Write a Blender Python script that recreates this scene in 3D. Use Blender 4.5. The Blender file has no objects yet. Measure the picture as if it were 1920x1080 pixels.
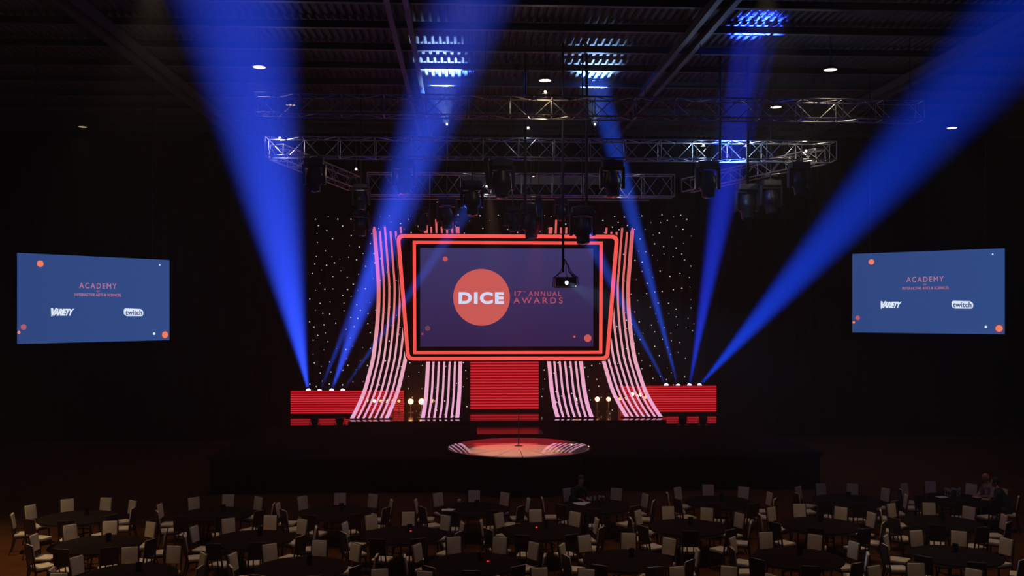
import bpy, bmesh, math, random
from mathutils import Vector, Matrix

random.seed(7)
PI = math.pi
R = math.radians

# ------------------------------------------------------------------ camera
FPX, YAW, CAMZ, YH = 1820.0, R(2.83), 5.8, 585.0
scene = bpy.context.scene
cam_d = bpy.data.cameras.new('camera')
cam_d.sensor_width = 36
cam_d.lens = 36 * FPX / 1920
cam_d.shift_y = (YH - 540) / 1920
cam_d.clip_end = 300
cam = bpy.data.objects.new('camera', cam_d)
scene.collection.objects.link(cam)
cam.location = (0, 0, CAMZ)
cam.rotation_euler = (PI / 2, 0, -YAW)
scene.camera = cam

# ------------------------------------------------------------------ world haze, exposure
HAZE = 0.0025
world = bpy.data.worlds.new('hall_air')
scene.world = world
world.use_nodes = True
wn = world.node_tree
wn.nodes.clear()
wo = wn.nodes.new('ShaderNodeOutputWorld')
wb = wn.nodes.new('ShaderNodeBackground')
wb.inputs[0].default_value = (0, 0, 0, 1)
wb.inputs[1].default_value = 0
wv = wn.nodes.new('ShaderNodeVolumeScatter')
wv.inputs['Color'].default_value = (1, 1, 1, 1)
wv.inputs['Density'].default_value = HAZE
wv.inputs['Anisotropy'].default_value = 0.5
wn.links.new(wb.outputs[0], wo.inputs['Surface'])
wn.links.new(wv.outputs[0], wo.inputs['Volume'])

vs = scene.view_settings
vs.view_transform = 'Standard'
vs.look = 'None'
vs.gamma = 1
vs.exposure = 0
vs.use_curve_mapping = False
cy = scene.cycles
cy.max_bounces = 5
cy.diffuse_bounces = 2
cy.glossy_bounces = 3
cy.volume_bounces = 0
cy.transparent_max_bounces = 4
cy.use_light_tree = True
cy.sample_clamp_indirect = 2.0
cy.sample_clamp_direct = 0
cy.use_denoising = True
cy.use_adaptive_sampling = True
cy.adaptive_threshold = 0.02
cy.caustics_reflective = False
cy.caustics_refractive = False
cy.blur_glossy = 0.5

C = scene.collection


def W(px, py, Y):
    """point on the room plane y = Y seen at pixel px, py"""
    u = (px - 960) / FPX
    t = Y / (math.cos(YAW) - u * math.sin(YAW))
    return Vector((t * (u * math.cos(YAW) + math.sin(YAW)), Y, CAMZ + t * (YH - py) / FPX))


def F(px, py, z):
    """point on the level z seen at pixel px, py"""
    t = (z - CAMZ) * FPX / (YH - py)
    u = (px - 960) / FPX
    return Vector((t * (u * math.cos(YAW) + math.sin(YAW)), t * (math.cos(YAW) - u * math.sin(YAW)), z))


# ------------------------------------------------------------------ the large lights (beams are built with their fixtures below)
def s2l(c):
    return tuple((v / 255 / 12.92) if v / 255 <= 0.04045 else ((v / 255 + 0.055) / 1.055) ** 2.4 for v in c)


def lamp(kind, name, loc, energy, color, target=None, size=0.1, spot=None, blend=0.3, parent=None):
    d = bpy.data.lights.new(name, kind)
    d.energy = energy
    d.color = color
    if kind in ('SPOT', 'POINT'):
        d.shadow_soft_size = size
    if kind == 'SPOT':
        d.spot_size = spot
        d.spot_blend = blend
    o = bpy.data.objects.new(name, d)
    C.objects.link(o)
    o.location = loc
    if target is not None:
        o.rotation_euler = (Vector(target) - Vector(loc)).to_track_quat('-Z', 'Y').to_euler()
    if parent is not None:
        o.parent = parent
        o.matrix_parent_inverse = Matrix.Translation(-parent.location)
    return o


# (px of the lamp, pixel that the beam passes, at room depth, half angle, strength)
BEAMS = [
    ('left', 578, 735, (440, 0), 20.0, 3.2, 9.5e4, (0.026, 0.076, 1.0)),
    ('left', 600, 735, (842, 140), 33.9, 2.7, 1.15e5, (0.032, 0.088, 1.0)),
    ('left', 622, 735, (884, 0), 22.0, 2.6, 1.0e5, (0.032, 0.085, 1.0)),
    ('left', 643, 735, (886, 380), 31.2, 1.15, 8.5e4, (0.04, 0.13, 1.0)),
    ('right', 1249, 725, (1096, 432), 31.2, 1.15, 8.5e4, (0.02, 0.12, 1.0)),
    ('right', 1271, 725, (1115, 138), 33.9, 2.0, 2.6e5, (0.02, 0.10, 1.0)),
    ('right', 1293, 725, (1373, 280), 32.0, 2.6, 1.4e5, (0.014, 0.045, 1.0)),
    ('right', 1312, 725, (1880, 80), 22.0, 3.3, 8.5e4, (0.006, 0.060, 1.0)),
]
WARM = (1.0, 0.76, 0.44)

# ------------------------------------------------------------------ materials
MATS = {}


def mat(name, col, rough=0.6, metal=0.0, spec=0.5, noise=None, coat=0.0, coat_rough=0.1):
    m = bpy.data.materials.new(name)
    m.use_nodes = True
    nt = m.node_tree
    b = nt.nodes['Principled BSDF']
    b.inputs['Base Color'].default_value = (*col, 1)
    b.inputs['Roughness'].default_value = rough
    b.inputs['Metallic'].default_value = metal
    b.inputs['Specular IOR Level'].default_value = spec
    b.inputs['Coat Weight'].default_value = coat
    b.inputs['Coat Roughness'].default_value = coat_rough
    if noise:
        sc, amt = noise
        tc = nt.nodes.new('ShaderNodeTexCoord')
        n = nt.nodes.new('ShaderNodeTexNoise')
        n.inputs['Scale'].default_value = sc
        n.inputs['Detail'].default_value = 4
        r = nt.nodes.new('ShaderNodeMix')
        r.data_type = 'RGBA'
        r.inputs['A'].default_value = (*[c * (1 - amt) for c in col], 1)
        r.inputs['B'].default_value = (*[min(1, c * (1 + amt)) for c in col], 1)
        nt.links.new(tc.outputs['Object'], n.inputs['Vector'])
        nt.links.new(n.outputs['Fac'], r.inputs['Factor'])
        nt.links.new(r.outputs['Result'], b.inputs['Base Color'])
    MATS[name] = m
    return m


def matte(name, col, noise=(5, 0.3)):
    m = bpy.data.materials.new(name)
    m.use_nodes = True
    nt = m.node_tree
    nt.nodes.remove(nt.nodes['Principled BSDF'])
    b = nt.nodes.new('ShaderNodeBsdfDiffuse')
    b.inputs['Roughness'].default_value = 1.0
    tc = nt.nodes.new('ShaderNodeTexCoord')
    n = nt.nodes.new('ShaderNodeTexNoise')
    n.inputs['Scale'].default_value = noise[0]
    r = nt.nodes.new('ShaderNodeMix')
    r.data_type = 'RGBA'
    r.inputs['A'].default_value = (*[c * (1 - noise[1]) for c in col], 1)
    r.inputs['B'].default_value = (*[min(1, c * (1 + noise[1])) for c in col], 1)
    nt.links.new(tc.outputs['Object'], n.inputs['Vector'])
    nt.links.new(n.outputs['Fac'], r.inputs['Factor'])
    nt.links.new(r.outputs['Result'], b.inputs['Color'])
    nt.links.new(b.outputs[0], nt.nodes['Material Output'].inputs['Surface'])
    MATS[name] = m
    return m


def emat(name, rgb255, strength=1.0, sample='NONE'):
    m = bpy.data.materials.new(name)
    m.use_nodes = True
    nt = m.node_tree
    b = nt.nodes['Principled BSDF']
    b.inputs['Base Color'].default_value = (0.01, 0.01, 0.01, 1)
    b.inputs['Specular IOR Level'].default_value = 0.1
    b.inputs['Emission Color'].default_value = (*s2l(rgb255), 1)
    b.inputs['Emission Strength'].default_value = strength
    m.cycles.emission_sampling = sample
    MATS[name] = m
    return m


BLACK = mat('black_paint', (0.006, 0.006, 0.007), 0.85, spec=0.1, noise=(3, 0.3))
DRAPE = matte('black_velour', (0.004, 0.004, 0.005), (6, 0.4))
STARC = matte('star_cloth', (0.006, 0.005, 0.006))
CEIL = mat('ceiling_paint', (0.05, 0.05, 0.055), 0.7, noise=(2, 0.2))
STEEL = mat('joist_steel', (0.09, 0.09, 0.10), 0.5, noise=(2, 0.2))
ALU = mat('truss_aluminium', (0.42, 0.42, 0.44), 0.35, metal=0.7, noise=(8, 0.2))
FIX = mat('fixture_black', (0.018, 0.018, 0.02), 0.35, noise=(9, 0.3))
CHROME = mat('fixture_trim', (0.55, 0.57, 0.6), 0.25, metal=0.9)
STAGE = matte('stage_deck', (0.022, 0.010, 0.011), (1.2, 0.4))
GLOSS = mat('gloss_deck', (0.006, 0.004, 0.005), 0.06, spec=0.7, noise=(1.0, 0.3))
SKIRT = matte('stage_skirt', (0.003, 0.003, 0.003))
CREAM = mat('cream_vinyl', (0.74, 0.60, 0.42), 0.7, spec=0.2, noise=(20, 0.12))
CFRAME = mat('dark_wood_frame', (0.06, 0.022, 0.012), 0.45, noise=(12, 0.3))
TTOP = matte('table_top', (0.026, 0.016, 0.013), (4, 0.25))
PAPER = mat('paper', (0.85, 0.83, 0.80), 0.7, noise=(30, 0.05))
GLASSD = mat('dark_glass', (0.02, 0.02, 0.03), 0.1, spec=0.8)
GLASSC = mat('clear_glassware', (0.6, 0.6, 0.62), 0.08, spec=1.0)
SKIN = mat('skin', (0.55, 0.27, 0.17), 0.55, noise=(15, 0.1))
HAIR = mat('dark_hair', (0.03, 0.018, 0.012), 0.6, noise=(60, 0.4))
DARKCLOTH = mat('dark_cloth', (0.02, 0.02, 0.025), 0.85, noise=(25, 0.2))
PINKCLOTH = mat('pink_cloth', (0.42, 0.24, 0.24), 0.8, noise=(25, 0.2))
TROUSER = mat('trouser_cloth', (0.02, 0.02, 0.03), 0.9, noise=(25, 0.2))
SHOE = mat('shoe_leather', (0.012, 0.01, 0.01), 0.4)
EYE = mat('eye', (0.5, 0.5, 0.5), 0.3)
LIP = mat('lip', (0.35, 0.12, 0.10), 0.5)

NEON = emat('neon_coral', (255, 92, 84), 1.0)
NEONI = emat('neon_red', (255, 84, 76), 1.0)
REDLED = emat('red_led', (218, 46, 56), 1.0)
REDBODY = emat('red_glow_panel', (142, 0, 13), 1.0)
STAR = emat('star_bulb', (215, 225, 232), 0.95)
LENSW = emat('beam_lens', (225, 225, 255), 6.0)
LENSP = emat('projector_lens', (190, 240, 255), 4.0)
AMBER = emat('amber_lamp', (255, 190, 120), 9.0)
AMBERD = emat('amber_lamp_dim', (255, 160, 90), 2.0)
DOWN = emat('downlight_lens', (255, 240, 205), 3.0)
DOWND = emat('downlight_lens_dim', (190, 170, 140), 1.0)
REDTEA = emat('red_tealight', (255, 20, 40), 1.5)
MS_BG = emat('main_screen_image', (55, 44, 92), 1.0)
MS_DISC = emat('main_screen_disc', (208, 92, 88), 1.0)
MS_WHITE = emat('main_screen_white', (218, 222, 252), 1.0)
MS_TEXT = emat('main_screen_text', (182, 80, 100), 1.0)
MS_DOT = emat('main_screen_dot', (196, 82, 92), 1.0)
MS_BROWN = emat('main_screen_brown', (108, 66, 84), 1.0)
SS_BG = emat('side_screen_image', (52, 78, 136), 1.0)
SS_TEXT = emat('side_screen_text', (192, 118, 148), 1.0)
SS_WHITE = emat('side_screen_white', (228, 240, 255), 1.0)
SS_ORANGE = emat('side_screen_orange', (242, 132, 104), 1.0)
SS_PINK = emat('side_screen_pink', (180, 92, 112), 1.0)
SS_BLUE = emat('side_screen_blue', (52, 78, 136), 1.0)


def screen_noise(m, c0, c1, axis_scale):
    """slow colour drift across a projected picture"""
    nt = m.node_tree
    b = nt.nodes['Principled BSDF']
    tc = nt.nodes.new('ShaderNodeTexCoord')
    sp = nt.nodes.new('ShaderNodeSeparateXYZ')
    r = nt.nodes.new('ShaderNodeMix')
    r.data_type = 'RGBA'
    r.inputs['A'].default_value = (*s2l(c0), 1)
    r.inputs['B'].default_value = (*s2l(c1), 1)
    nt.links.new(tc.outputs['Generated'], sp.inputs[0])
    nt.links.new(sp.outputs[axis_scale], r.inputs['Factor'])
    nt.links.new(r.outputs['Result'], b.inputs['Emission Color'])


screen_noise(MS_BG, (50, 32, 74), (60, 54, 104), 2)
screen_noise(SS_BG, (48, 72, 130), (50, 78, 138), 0)

# LED ribbon: coral at the top to pink white at the foot (the colour is what each pixel of the strip is set to)
RIB = emat('ribbon_led', (230, 110, 100), 1.0)
nt = RIB.node_tree
tc = nt.nodes.new('ShaderNodeTexCoord')
sp = nt.nodes.new('ShaderNodeSeparateXYZ')
cr = nt.nodes.new('ShaderNodeValToRGB')
cr.color_ramp.elements[0].position = 0.0
cr.color_ramp.elements[0].color = (*s2l((246, 176, 222)), 1)
cr.color_ramp.elements[1].position = 1.0
cr.color_ramp.elements[1].color = (*s2l((222, 96, 96)), 1)
e = cr.color_ramp.elements.new(0.33)
e.color = (*s2l((244, 172, 188)), 1)
e = cr.color_ramp.elements.new(0.62)
e.color = (*s2l((228, 118, 114)), 1)
nt.links.new(tc.outputs['Generated'], sp.inputs[0])
nt.links.new(sp.outputs[2], cr.inputs[0])
nt.links.new(cr.outputs[0], nt.nodes['Principled BSDF'].inputs['Emission Color'])

# carpet
CARPET = mat('brown_carpet', (0.17, 0.055, 0.020), 1.0, spec=0.0)
nt = CARPET.node_tree
tc = nt.nodes.new('ShaderNodeTexCoord')
v = nt.nodes.new('ShaderNodeTexVoronoi')
v.inputs['Scale'].default_value = 1.4
n = nt.nodes.new('ShaderNodeTexNoise')
n.inputs['Scale'].default_value = 6
mx = nt.nodes.new('ShaderNodeMix')
mx.data_type = 'RGBA'
mx.inputs['A'].default_value = (0.085, 0.028, 0.009, 1)
mx.inputs['B'].default_value = (0.16, 0.055, 0.017, 1)
ma = nt.nodes.new('ShaderNodeMath')
ma.operation = 'MULTIPLY'
nt.links.new(tc.outputs['Object'], v.inputs['Vector'])
nt.links.new(tc.outputs['Object'], n.inputs['Vector'])
nt.links.new(v.outputs['Distance'], ma.inputs[0])
nt.links.new(n.outputs['Fac'], ma.inputs[1])
nt.links.new(ma.outputs[0], mx.inputs['Factor'])
nt.links.new(mx.outputs['Result'], nt.nodes['Principled BSDF'].inputs['Base Color'])


# ------------------------------------------------------------------ mesh helpers
class MB:
    def __init__(s):
        s.v = []
        s.f = []

    def add(s, vs, fs):
        o = len(s.v)
        s.v += [tuple(p) for p in vs]
        s.f += [tuple(i + o for i in q) for q in fs]
        return s

    def box(s, c, d, rz=0, rx=0, taper=1.0):
        x, y, z = d[0] / 2, d[1] / 2, d[2] / 2
        m = Matrix.Rotation(rz, 3, 'Z') @ Matrix.Rotation(rx, 3, 'X')
        c = Vector(c)
        P = []
        for k in (-1, 1):
            q = taper if k > 0 else 1
            for a, b in ((-1, -1), (1, -1), (1, 1), (-1, 1)):
                P.append(c + m @ Vector((a * x * q, b * y * q, k * z)))
        return s.add(P, [(3, 2, 1, 0), (4, 5, 6, 7), (0, 1, 5, 4), (1, 2, 6, 5), (2, 3, 7, 6), (3, 0, 4, 7)])

    def rbox(s, c, d, b=0.02, rz=0, rx=0):
        """box with bevelled vertical and horizontal edges"""
        bm = bmesh.new()
        bmesh.ops.create_cube(bm, size=1)
        for v_ in bm.verts:
            v_.co = Vector((v_.co.x * d[0], v_.co.y * d[1], v_.co.z * d[2]))
        bmesh.ops.bevel(bm, geom=bm.edges[:], offset=min(b, min(d) * 0.45), segments=2, affect='EDGES', profile=0.6)
        m = Matrix.Translation(Vector(c)) @ Matrix.Rotation(rz, 4, 'Z') @ Matrix.Rotation(rx, 4, 'X')
        bm.transform(m)
        bm.verts.index_update()
        s.add([v_.co[:] for v_ in bm.verts], [[v_.index for v_ in f.verts] for f in bm.faces])
        bm.free()
        return s

    def tube(s, pts, r, n=8, cap=True):
        """tube through points; r a number or list"""
        pts = [Vector(p) for p in pts]
        rr = r if isinstance(r, (list, tuple)) else [r] * len(pts)
        up = None
        rings = []
        for i, p in enumerate(pts):
            a = pts[max(0, i - 1)]
            b = pts[min(len(pts) - 1, i + 1)]
            t = (b - a).normalized()
            if up is None:
                up = Vector((0, 0, 1)) if abs(t.z) < 0.9 else Vector((1, 0, 0))
            x = t.cross(up).normalized()
            y = x.cross(t).normalized()
            up = y
            rings.append([p + (x * math.cos(2 * PI * k / n) + y * math.sin(2 * PI * k / n)) * rr[i] for k in range(n)])
        V = [q for g in rings for q in g]
        Fc = []
        for i in range(len(pts) - 1):
            for k in range(n):
                Fc.append((i * n + k, i * n + (k + 1) % n, (i + 1) * n + (k + 1) % n, (i + 1) * n + k))
        if cap:
            Fc.append(tuple(reversed(range(n))))
            Fc.append(tuple((len(pts) - 1) * n + k for k in range(n)))
        return s.add(V, Fc)

    def lathe(s, prof, c=(0, 0, 0), n=32, axis=None):
        """prof = [(r, z)...] around z (or around axis direction)"""
        m = Matrix.Identity(3)
        if axis is not None:
            m = Vector(axis).to_track_quat('Z', 'Y').to_matrix()
        c = Vector(c)
        V = []
        for r, z in prof:
            for k in range(n):
                a = 2 * PI * k / n
                V.append(c + m @ Vector((r * math.cos(a), r * math.sin(a), z)))
        Fc = []
        for i in range(len(prof) - 1):
            for k in range(n):
                Fc.append((i * n + k, i * n + (k + 1) % n, (i + 1) * n + (k + 1) % n, (i + 1) * n + k))
        if prof[0][0] > 1e-6:
            Fc.append(tuple(reversed(range(n))))
        if prof[-1][0] > 1e-6:
            Fc.append(tuple((len(prof) - 1) * n + k for k in range(n)))
        return s.add(V, Fc)

    def ball(s, c, r, sc=(1, 1, 1), n=12):
        prof = [(max(1e-4, math.sin(PI * i / (n // 2 + 2))), -math.cos(PI * i / (n // 2 + 2))) for i in range(n // 2 + 3)]
        t = MB().lathe(prof, n=n)
        return s.add([(c[0] + p[0] * r * sc[0], c[1] + p[1] * r * sc[1], c[2] + p[2] * r * sc[2]) for p in t.v], t.f)

    def prism_y(s, poly, y0, y1):
        """polygon in x,z extruded along y"""
        n = len(poly)
        V = [(x, y0, z) for x, z in poly] + [(x, y1, z) for x, z in poly]
        Fc = [tuple(range(n)), tuple(reversed(range(n, 2 * n)))]
        for i in range(n):
            Fc.append((i, n + i, n + (i + 1) % n, (i + 1) % n))
        return s.add(V, Fc)

    def ring_y(s, outer, inner, y0, y1):
        """band between two closed outlines with the same number of points, in x,z, extruded along y"""
        n = len(outer)
        V = [(x, y0, z) for x, z in outer] + [(x, y0, z) for x, z in inner] + [(x, y1, z) for x, z in outer] + [(x, y1, z) for x, z in inner]
        Fc = []
        for i in range(n):
            j = (i + 1) % n
            Fc += [(i, j, n + j, n + i), (2 * n + j, 2 * n + i, 3 * n + i, 3 * n + j), (j, i, 2 * n + i, 2 * n + j), (n + i, n + j, 3 * n + j, 3 * n + i)]
        return s.add(V, Fc)

    def mesh(s, name, m, smooth=False):
        me = bpy.data.meshes.new(name)
        me.from_pydata(s.v, [], s.f)
        me.materials.append(m)
        if smooth:
            for p in me.polygons:
                p.use_smooth = True
            try:
                me.set_sharp_from_angle(angle=R(40))
            except Exception:
                pass
        me.update()
        return me

    def build(s, name, m, parent=None, smooth=False, loc=None):
        o = bpy.data.objects.new(name, s.mesh(name, m, smooth))
        C.objects.link(o)
        if loc is not None:
            o.location = loc
        if parent is not None:
            o.parent = parent
        return o


def tag(o, label=None, cat=None, group=None, kind=None):
    if label: o['label'] = label
    if cat: o['category'] = cat
    if group: o['group'] = group
    if kind: o['kind'] = kind
    return o


def thing(name, loc=(0, 0, 0), rz=0, label=None, cat=None, group=None):
    o = bpy.data.objects.new(name, None)
    o.empty_display_size = 0.2
    C.objects.link(o)
    o.location = loc
    o.rotation_euler = (0, 0, rz)
    return tag(o, label, cat, group)


def copy_tree(o, parent=None):
    c = o.copy()
    C.objects.link(c)
    c.parent = parent
    for ch in kids(o):
        copy_tree(ch, c)
    return c


KID = {}


def kids(o):
    return list(o.children)


def struct(o):
    o['kind'] = 'structure'
    return o


XC = 1.8          # axis of the room and of the stage
FL = 1.2          # stage floor level
RZ = 1.4          # gloss riser level
XL, XR, YB, YF, ZC = -24.0, 27.6, 46.0, -4.0, 14.15

# ------------------------------------------------------------------ room shell
struct(MB().box(((XL + XR) / 2, (YB + YF) / 2, -0.1), (XR - XL, YB - YF, 0.2)).build('floor', CARPET))
struct(MB().box((XL - 0.15, (YB + YF) / 2, ZC / 2), (0.3, YB - YF, ZC + 0.2)).build('wall_left', DRAPE))
struct(MB().box((XR + 0.15, (YB + YF) / 2, ZC / 2), (0.3, YB - YF, ZC + 0.2)).build('wall_right', DRAPE))
struct(MB().box(((XL + XR) / 2, YB + 0.15, ZC / 2), (XR - XL + 0.6, 0.3, ZC + 0.2)).build('wall_back', DRAPE))
struct(MB().box(((XL + XR) / 2, YF - 0.15, ZC / 2), (XR - XL + 0.6, 0.3, ZC + 0.2)).build('wall_front', DRAPE))
# corrugated deck ceiling, ribs running along y
m = MB()
pitch = 0.23
nx = int((XR - XL) / pitch)
prof = []
for i in range(nx):
    x = XL + i * pitch
    prof += [(x, ZC + 0.075), (x + 0.075, ZC + 0.075), (x + 0.105, ZC), (x + 0.20, ZC)]
prof.append((XR, ZC + 0.075))
V = [(x, YF, z) for x, z in prof] + [(x, YB, z) for x, z in prof] + [(XL, YF, ZC + 0.4), (XR, YF, ZC + 0.4), (XL, YB, ZC + 0.4), (XR, YB, ZC + 0.4)]
k = len(prof)
Fc = [(i, i + 1, k + i + 1, k + i) for i in range(k - 1)] + [(2 * k, 2 * k + 1, 2 * k + 3, 2 * k + 2)]
m.add(V, Fc)
struct(m.build('ceiling', CEIL))
# joists across the hall (x direction)
tr = 0
for i in range(-8, 6):
    y = 32.5 + 2.3 * i
    m = MB()
    m.box(((XL + XR) / 2, y, 13.91), (XR - XL, 0.16, 0.03))
    m.box(((XL + XR) / 2, y, 14.02), (XR - XL, 0.025, 0.20))
    tr += 1
    struct(m.build('trim_%d' % tr, STEEL))
# pairs of girders along the hall
for x in (-10.3, -1.95, 6.4, 15.0):
    for dx in (0, 0.48):
        m = MB()
        m.box((x + dx, 20, 13.62), (0.15, 50, 0.03))
        m.box((x + dx, 20, 13.76), (0.03, 50, 0.27))
        for j in range(20):
            m.tube([(x + dx, -3 + j * 2.4, 13.86), (x + dx, -1.8 + j * 2.4, 13.66)], 0.015, 4)
        tr += 1
        struct(m.build('trim_%d' % tr, STEEL))
# masking drapes beside the stage, hanging from the ceiling
def drape(x0, y0, x1, y1, z0, z1, name, matl, amp=0.09, wav=0.42):
    L = math.hypot(x1 - x0, y1 - y0)
    n_ = int(L / 0.07)
    d = Vector((x1 - x0, y1 - y0, 0)).normalized()
    nn = Vector((d.y, -d.x, 0))
    front = []
    for i in range(n_ + 1):
        s_ = L * i / n_
        a = amp * math.sin(2 * PI * s_ / wav) + amp * 0.4 * math.sin(2 * PI * s_ / (wav * 2.7) + 1)
        front.append(Vector((x0, y0, 0)) + d * s_ + nn * a)
    mm = MB()
    back = [p - nn * 0.02 for p in front]
    k_ = len(front)
    V_ = [(p.x, p.y, z) for z in (z0, z1) for p in front] + [(p.x, p.y, z) for z in (z0, z1) for p in back]
    F_ = []
    for i in range(k_ - 1):
        F_ += [(i, i + 1, k_ + i + 1, k_ + i), (2 * k_ + i + 1, 2 * k_ + i, 3 * k_ + i, 3 * k_ + i + 1), (k_ + i, k_ + i + 1, 3 * k_ + i + 1, 3 * k_ + i), (i + 1, i, 2 * k_ + i, 2 * k_ + i + 1)]
    mm.add(V_, F_)
    return mm.build(name, matl, smooth=True)


YBK = 44.75
tag(drape(-23.5, 44.35, -7.0, 44.35, 0.01, 13.5, 'masking_drape', DRAPE), 'tall black masking drape left of the star curtain', 'drape', 'black masking drapes')
tag(drape(10.6, 44.35, 27.2, 44.35, 0.01, 13.5, 'masking_drape', DRAPE), 'tall black masking drape right of the star curtain', 'drape', 'black masking drapes')

# ------------------------------------------------------------------ stage
st = thing('stage', (XC, 37.57, 0), label='low black stage with dark red tinted deck and black skirt', cat='stage')
def loc_(v, o): return (v[0] - o.location.x, v[1] - o.location.y, v[2] - o.location.z)
m = MB().box((0, 0, FL - 0.05), (19.8, 12.74, 0.10))
m.build('deck', STAGE, st)
d = drape(-9.85, -6.34, 9.85, -6.34, 0.01, FL - 0.1, 'skirt', SKIRT, 0.02, 0.3); d.parent = st
m = MB().box((0, -6.385, FL - 0.05), (19.8, 0.025, 0.09))
m.build('nosing', mat('nosing_metal', (0.05, 0.035, 0.03), 0.3, metal=0.5), st)
# round thrust in front
DC = F(973, 838, FL + 0.05)
DC.x = 1.85
# the drum stands in front of the stage edge; the disc lies on the deck
th = thing('round_platform', (DC.x, DC.y, FL), label='round glossy platform lit pink and cream at the front of the stage', cat='platform')
yc = 31.18 - DC.y
half = math.acos(-yc / 2.5)
arc = [(2.5 * math.sin(a_), -2.5 * math.cos(a_)) for a_ in [(-1 + 2 * i_ / 40) * half for i_ in range(41)]]
arc = [(x_, min(y_, yc)) for x_, y_ in arc]
n_ = len(arc)
MB().add([(x_, y_, -FL + 0.01) for x_, y_ in arc] + [(x_, y_, -0.004) for x_, y_ in arc],
         [tuple(reversed(range(n_))), tuple(range(n_, 2 * n_))] + [(i_, (i_ + 1) % n_, n_ + (i_ + 1) % n_, n_ + i_) for i_ in range(n_)]).build('drum', SKIRT, th, smooth=True)
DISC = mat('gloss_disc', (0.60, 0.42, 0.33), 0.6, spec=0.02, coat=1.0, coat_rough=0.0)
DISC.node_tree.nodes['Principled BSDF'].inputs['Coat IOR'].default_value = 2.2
nt = DISC.node_tree
tc = nt.nodes.new('ShaderNodeTexCoord')
sp = nt.nodes.new('ShaderNodeSeparateXYZ')
at = nt.nodes.new('ShaderNodeMath'); at.operation = 'ARCTAN2'
ml = nt.nodes.new('ShaderNodeMath'); ml.operation = 'MULTIPLY'; ml.inputs[1].default_value = 16 / (2 * PI)
fr = nt.nodes.new('ShaderNodeMath'); fr.operation = 'FRACT'
lt = nt.nodes.new('ShaderNodeMath'); lt.operation = 'LESS_THAN'; lt.inputs[1].default_value = 0.03
mx = nt.nodes.new('ShaderNodeMix'); mx.data_type = 'RGBA'
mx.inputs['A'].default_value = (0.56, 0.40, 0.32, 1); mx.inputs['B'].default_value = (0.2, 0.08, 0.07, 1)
nt.links.new(tc.outputs['Object'], sp.inputs[0])
nt.links.new(sp.outputs[0], at.inputs[0]); nt.links.new(sp.outputs[1], at.inputs[1])
nt.links.new(at.outputs[0], ml.inputs[0]); nt.links.new(ml.outputs[0], fr.inputs[0]); nt.links.new(fr.outputs[0], lt.inputs[0])
nt.links.new(lt.outputs[0], mx.inputs['Factor']); nt.links.new(mx.outputs['Result'], nt.nodes['Principled BSDF'].inputs['Base Color'])
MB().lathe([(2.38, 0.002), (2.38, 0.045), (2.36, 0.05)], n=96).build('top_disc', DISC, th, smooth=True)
m = MB().lathe([(2.385, 0.002), (2.385, 0.03), (2.46, 0.03), (2.46, 0.002)], n=96)
m.build('rim', BLACK, th, smooth=True)
# gloss riser behind
ris = tag(MB().box((0, 0, 0.1), (12.9, 3.72, 0.195)).build('riser', GLOSS, loc=(XC, 41.1, FL + 0.003)), 'long glossy black riser carrying the light ribbons', 'platform')
tag(MB().box((0, 0, 0.01), (2.5, 2.2, 0.018)).build('runway_panel', mat('gloss_red_deck', (0.03, 0.004, 0.006), 0.18, spec=0.8), loc=(1.75, 37.5, FL + 0.003)), 'dark glossy deck panel between riser and round platform', 'platform')
for sx, lab in ((-1, 'left'), (1, 'right')):
    tag(MB().box((0, 0, 0.006), (3.4, 3.4, 0.010)).build('gloss_panel', GLOSS, loc=(XC + sx * 8.2, 41.3, FL + 0.002)),
        'mirror black floor panel below the %s red light wall' % lab, 'platform', 'mirror black floor panels')

# microphone stand
ms = thing('microphone_stand', (1.85, DC.y + 0.25, FL + 0.05), label='thin black microphone stand at the centre of the round platform', cat='microphone stand')
MB().lathe([(0.15, 0), (0.15, 0.015), (0.03, 0.04)], n=24).build('base', FIX, ms, smooth=True)
MB().tube([(0, 0, 0.03), (0, 0, 1.0)], 0.018).build('pole', FIX, ms)
MB().tube([(0, 0, 1.0), (0.0, -0.02, 1.12)], [0.012, 0.01]).build('boom', FIX, ms)
MB().lathe([(0.012, 0), (0.018, 0.10), (0.028, 0.12), (0.030, 0.15), (0.02, 0.175), (0.001, 0.18)], c=(0, -0.02, 1.11), n=16).build('microphone', FIX, ms, smooth=True)

# ------------------------------------------------------------------ star curtain
sc_ = thing('star_curtain', (XC, YBK, 0), label='black curtain full of tiny white star bulbs behind the set', cat='curtain')
d = drape(-9.3, 0, 9.1, 0, 0.01, 11.2, 'cloth', STARC, 0.05, 0.5); d.parent = sc_
pts = []
tries = 0
while len(pts) < 760 and tries < 60000:
    tries += 1
    px, py = random.uniform(574, 1338), random.uniform(402, 783)
    if px < 588 - (py - 430) * 0.06 or px > 1322 + (py - 430) * 0.05:
        continue
    p = W(px, py, YBK - 0.1)
    if all((p - q).length > 0.27 + 0.1 * random.random() for q in pts):
        pts.append(p)
m = MB()
for p in pts:
    r = random.choice((0.014, 0.019, 0.024, 0.028))
    m.ball((p.x - XC, -0.1, p.z), r, n=6)
tag(m.build('star_bulbs', STAR, sc_), kind='stuff')

# ------------------------------------------------------------------ main screen
YS = 39.5
k = YS / FPX
def sx(px): return (px - 953) * k
def sz(py): return CAMZ + (YH - py) * k
ms_ = thing('main_screen', (XC, YS, 0), label='large projection screen reading DICE in a double red neon frame', cat='screen')


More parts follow.
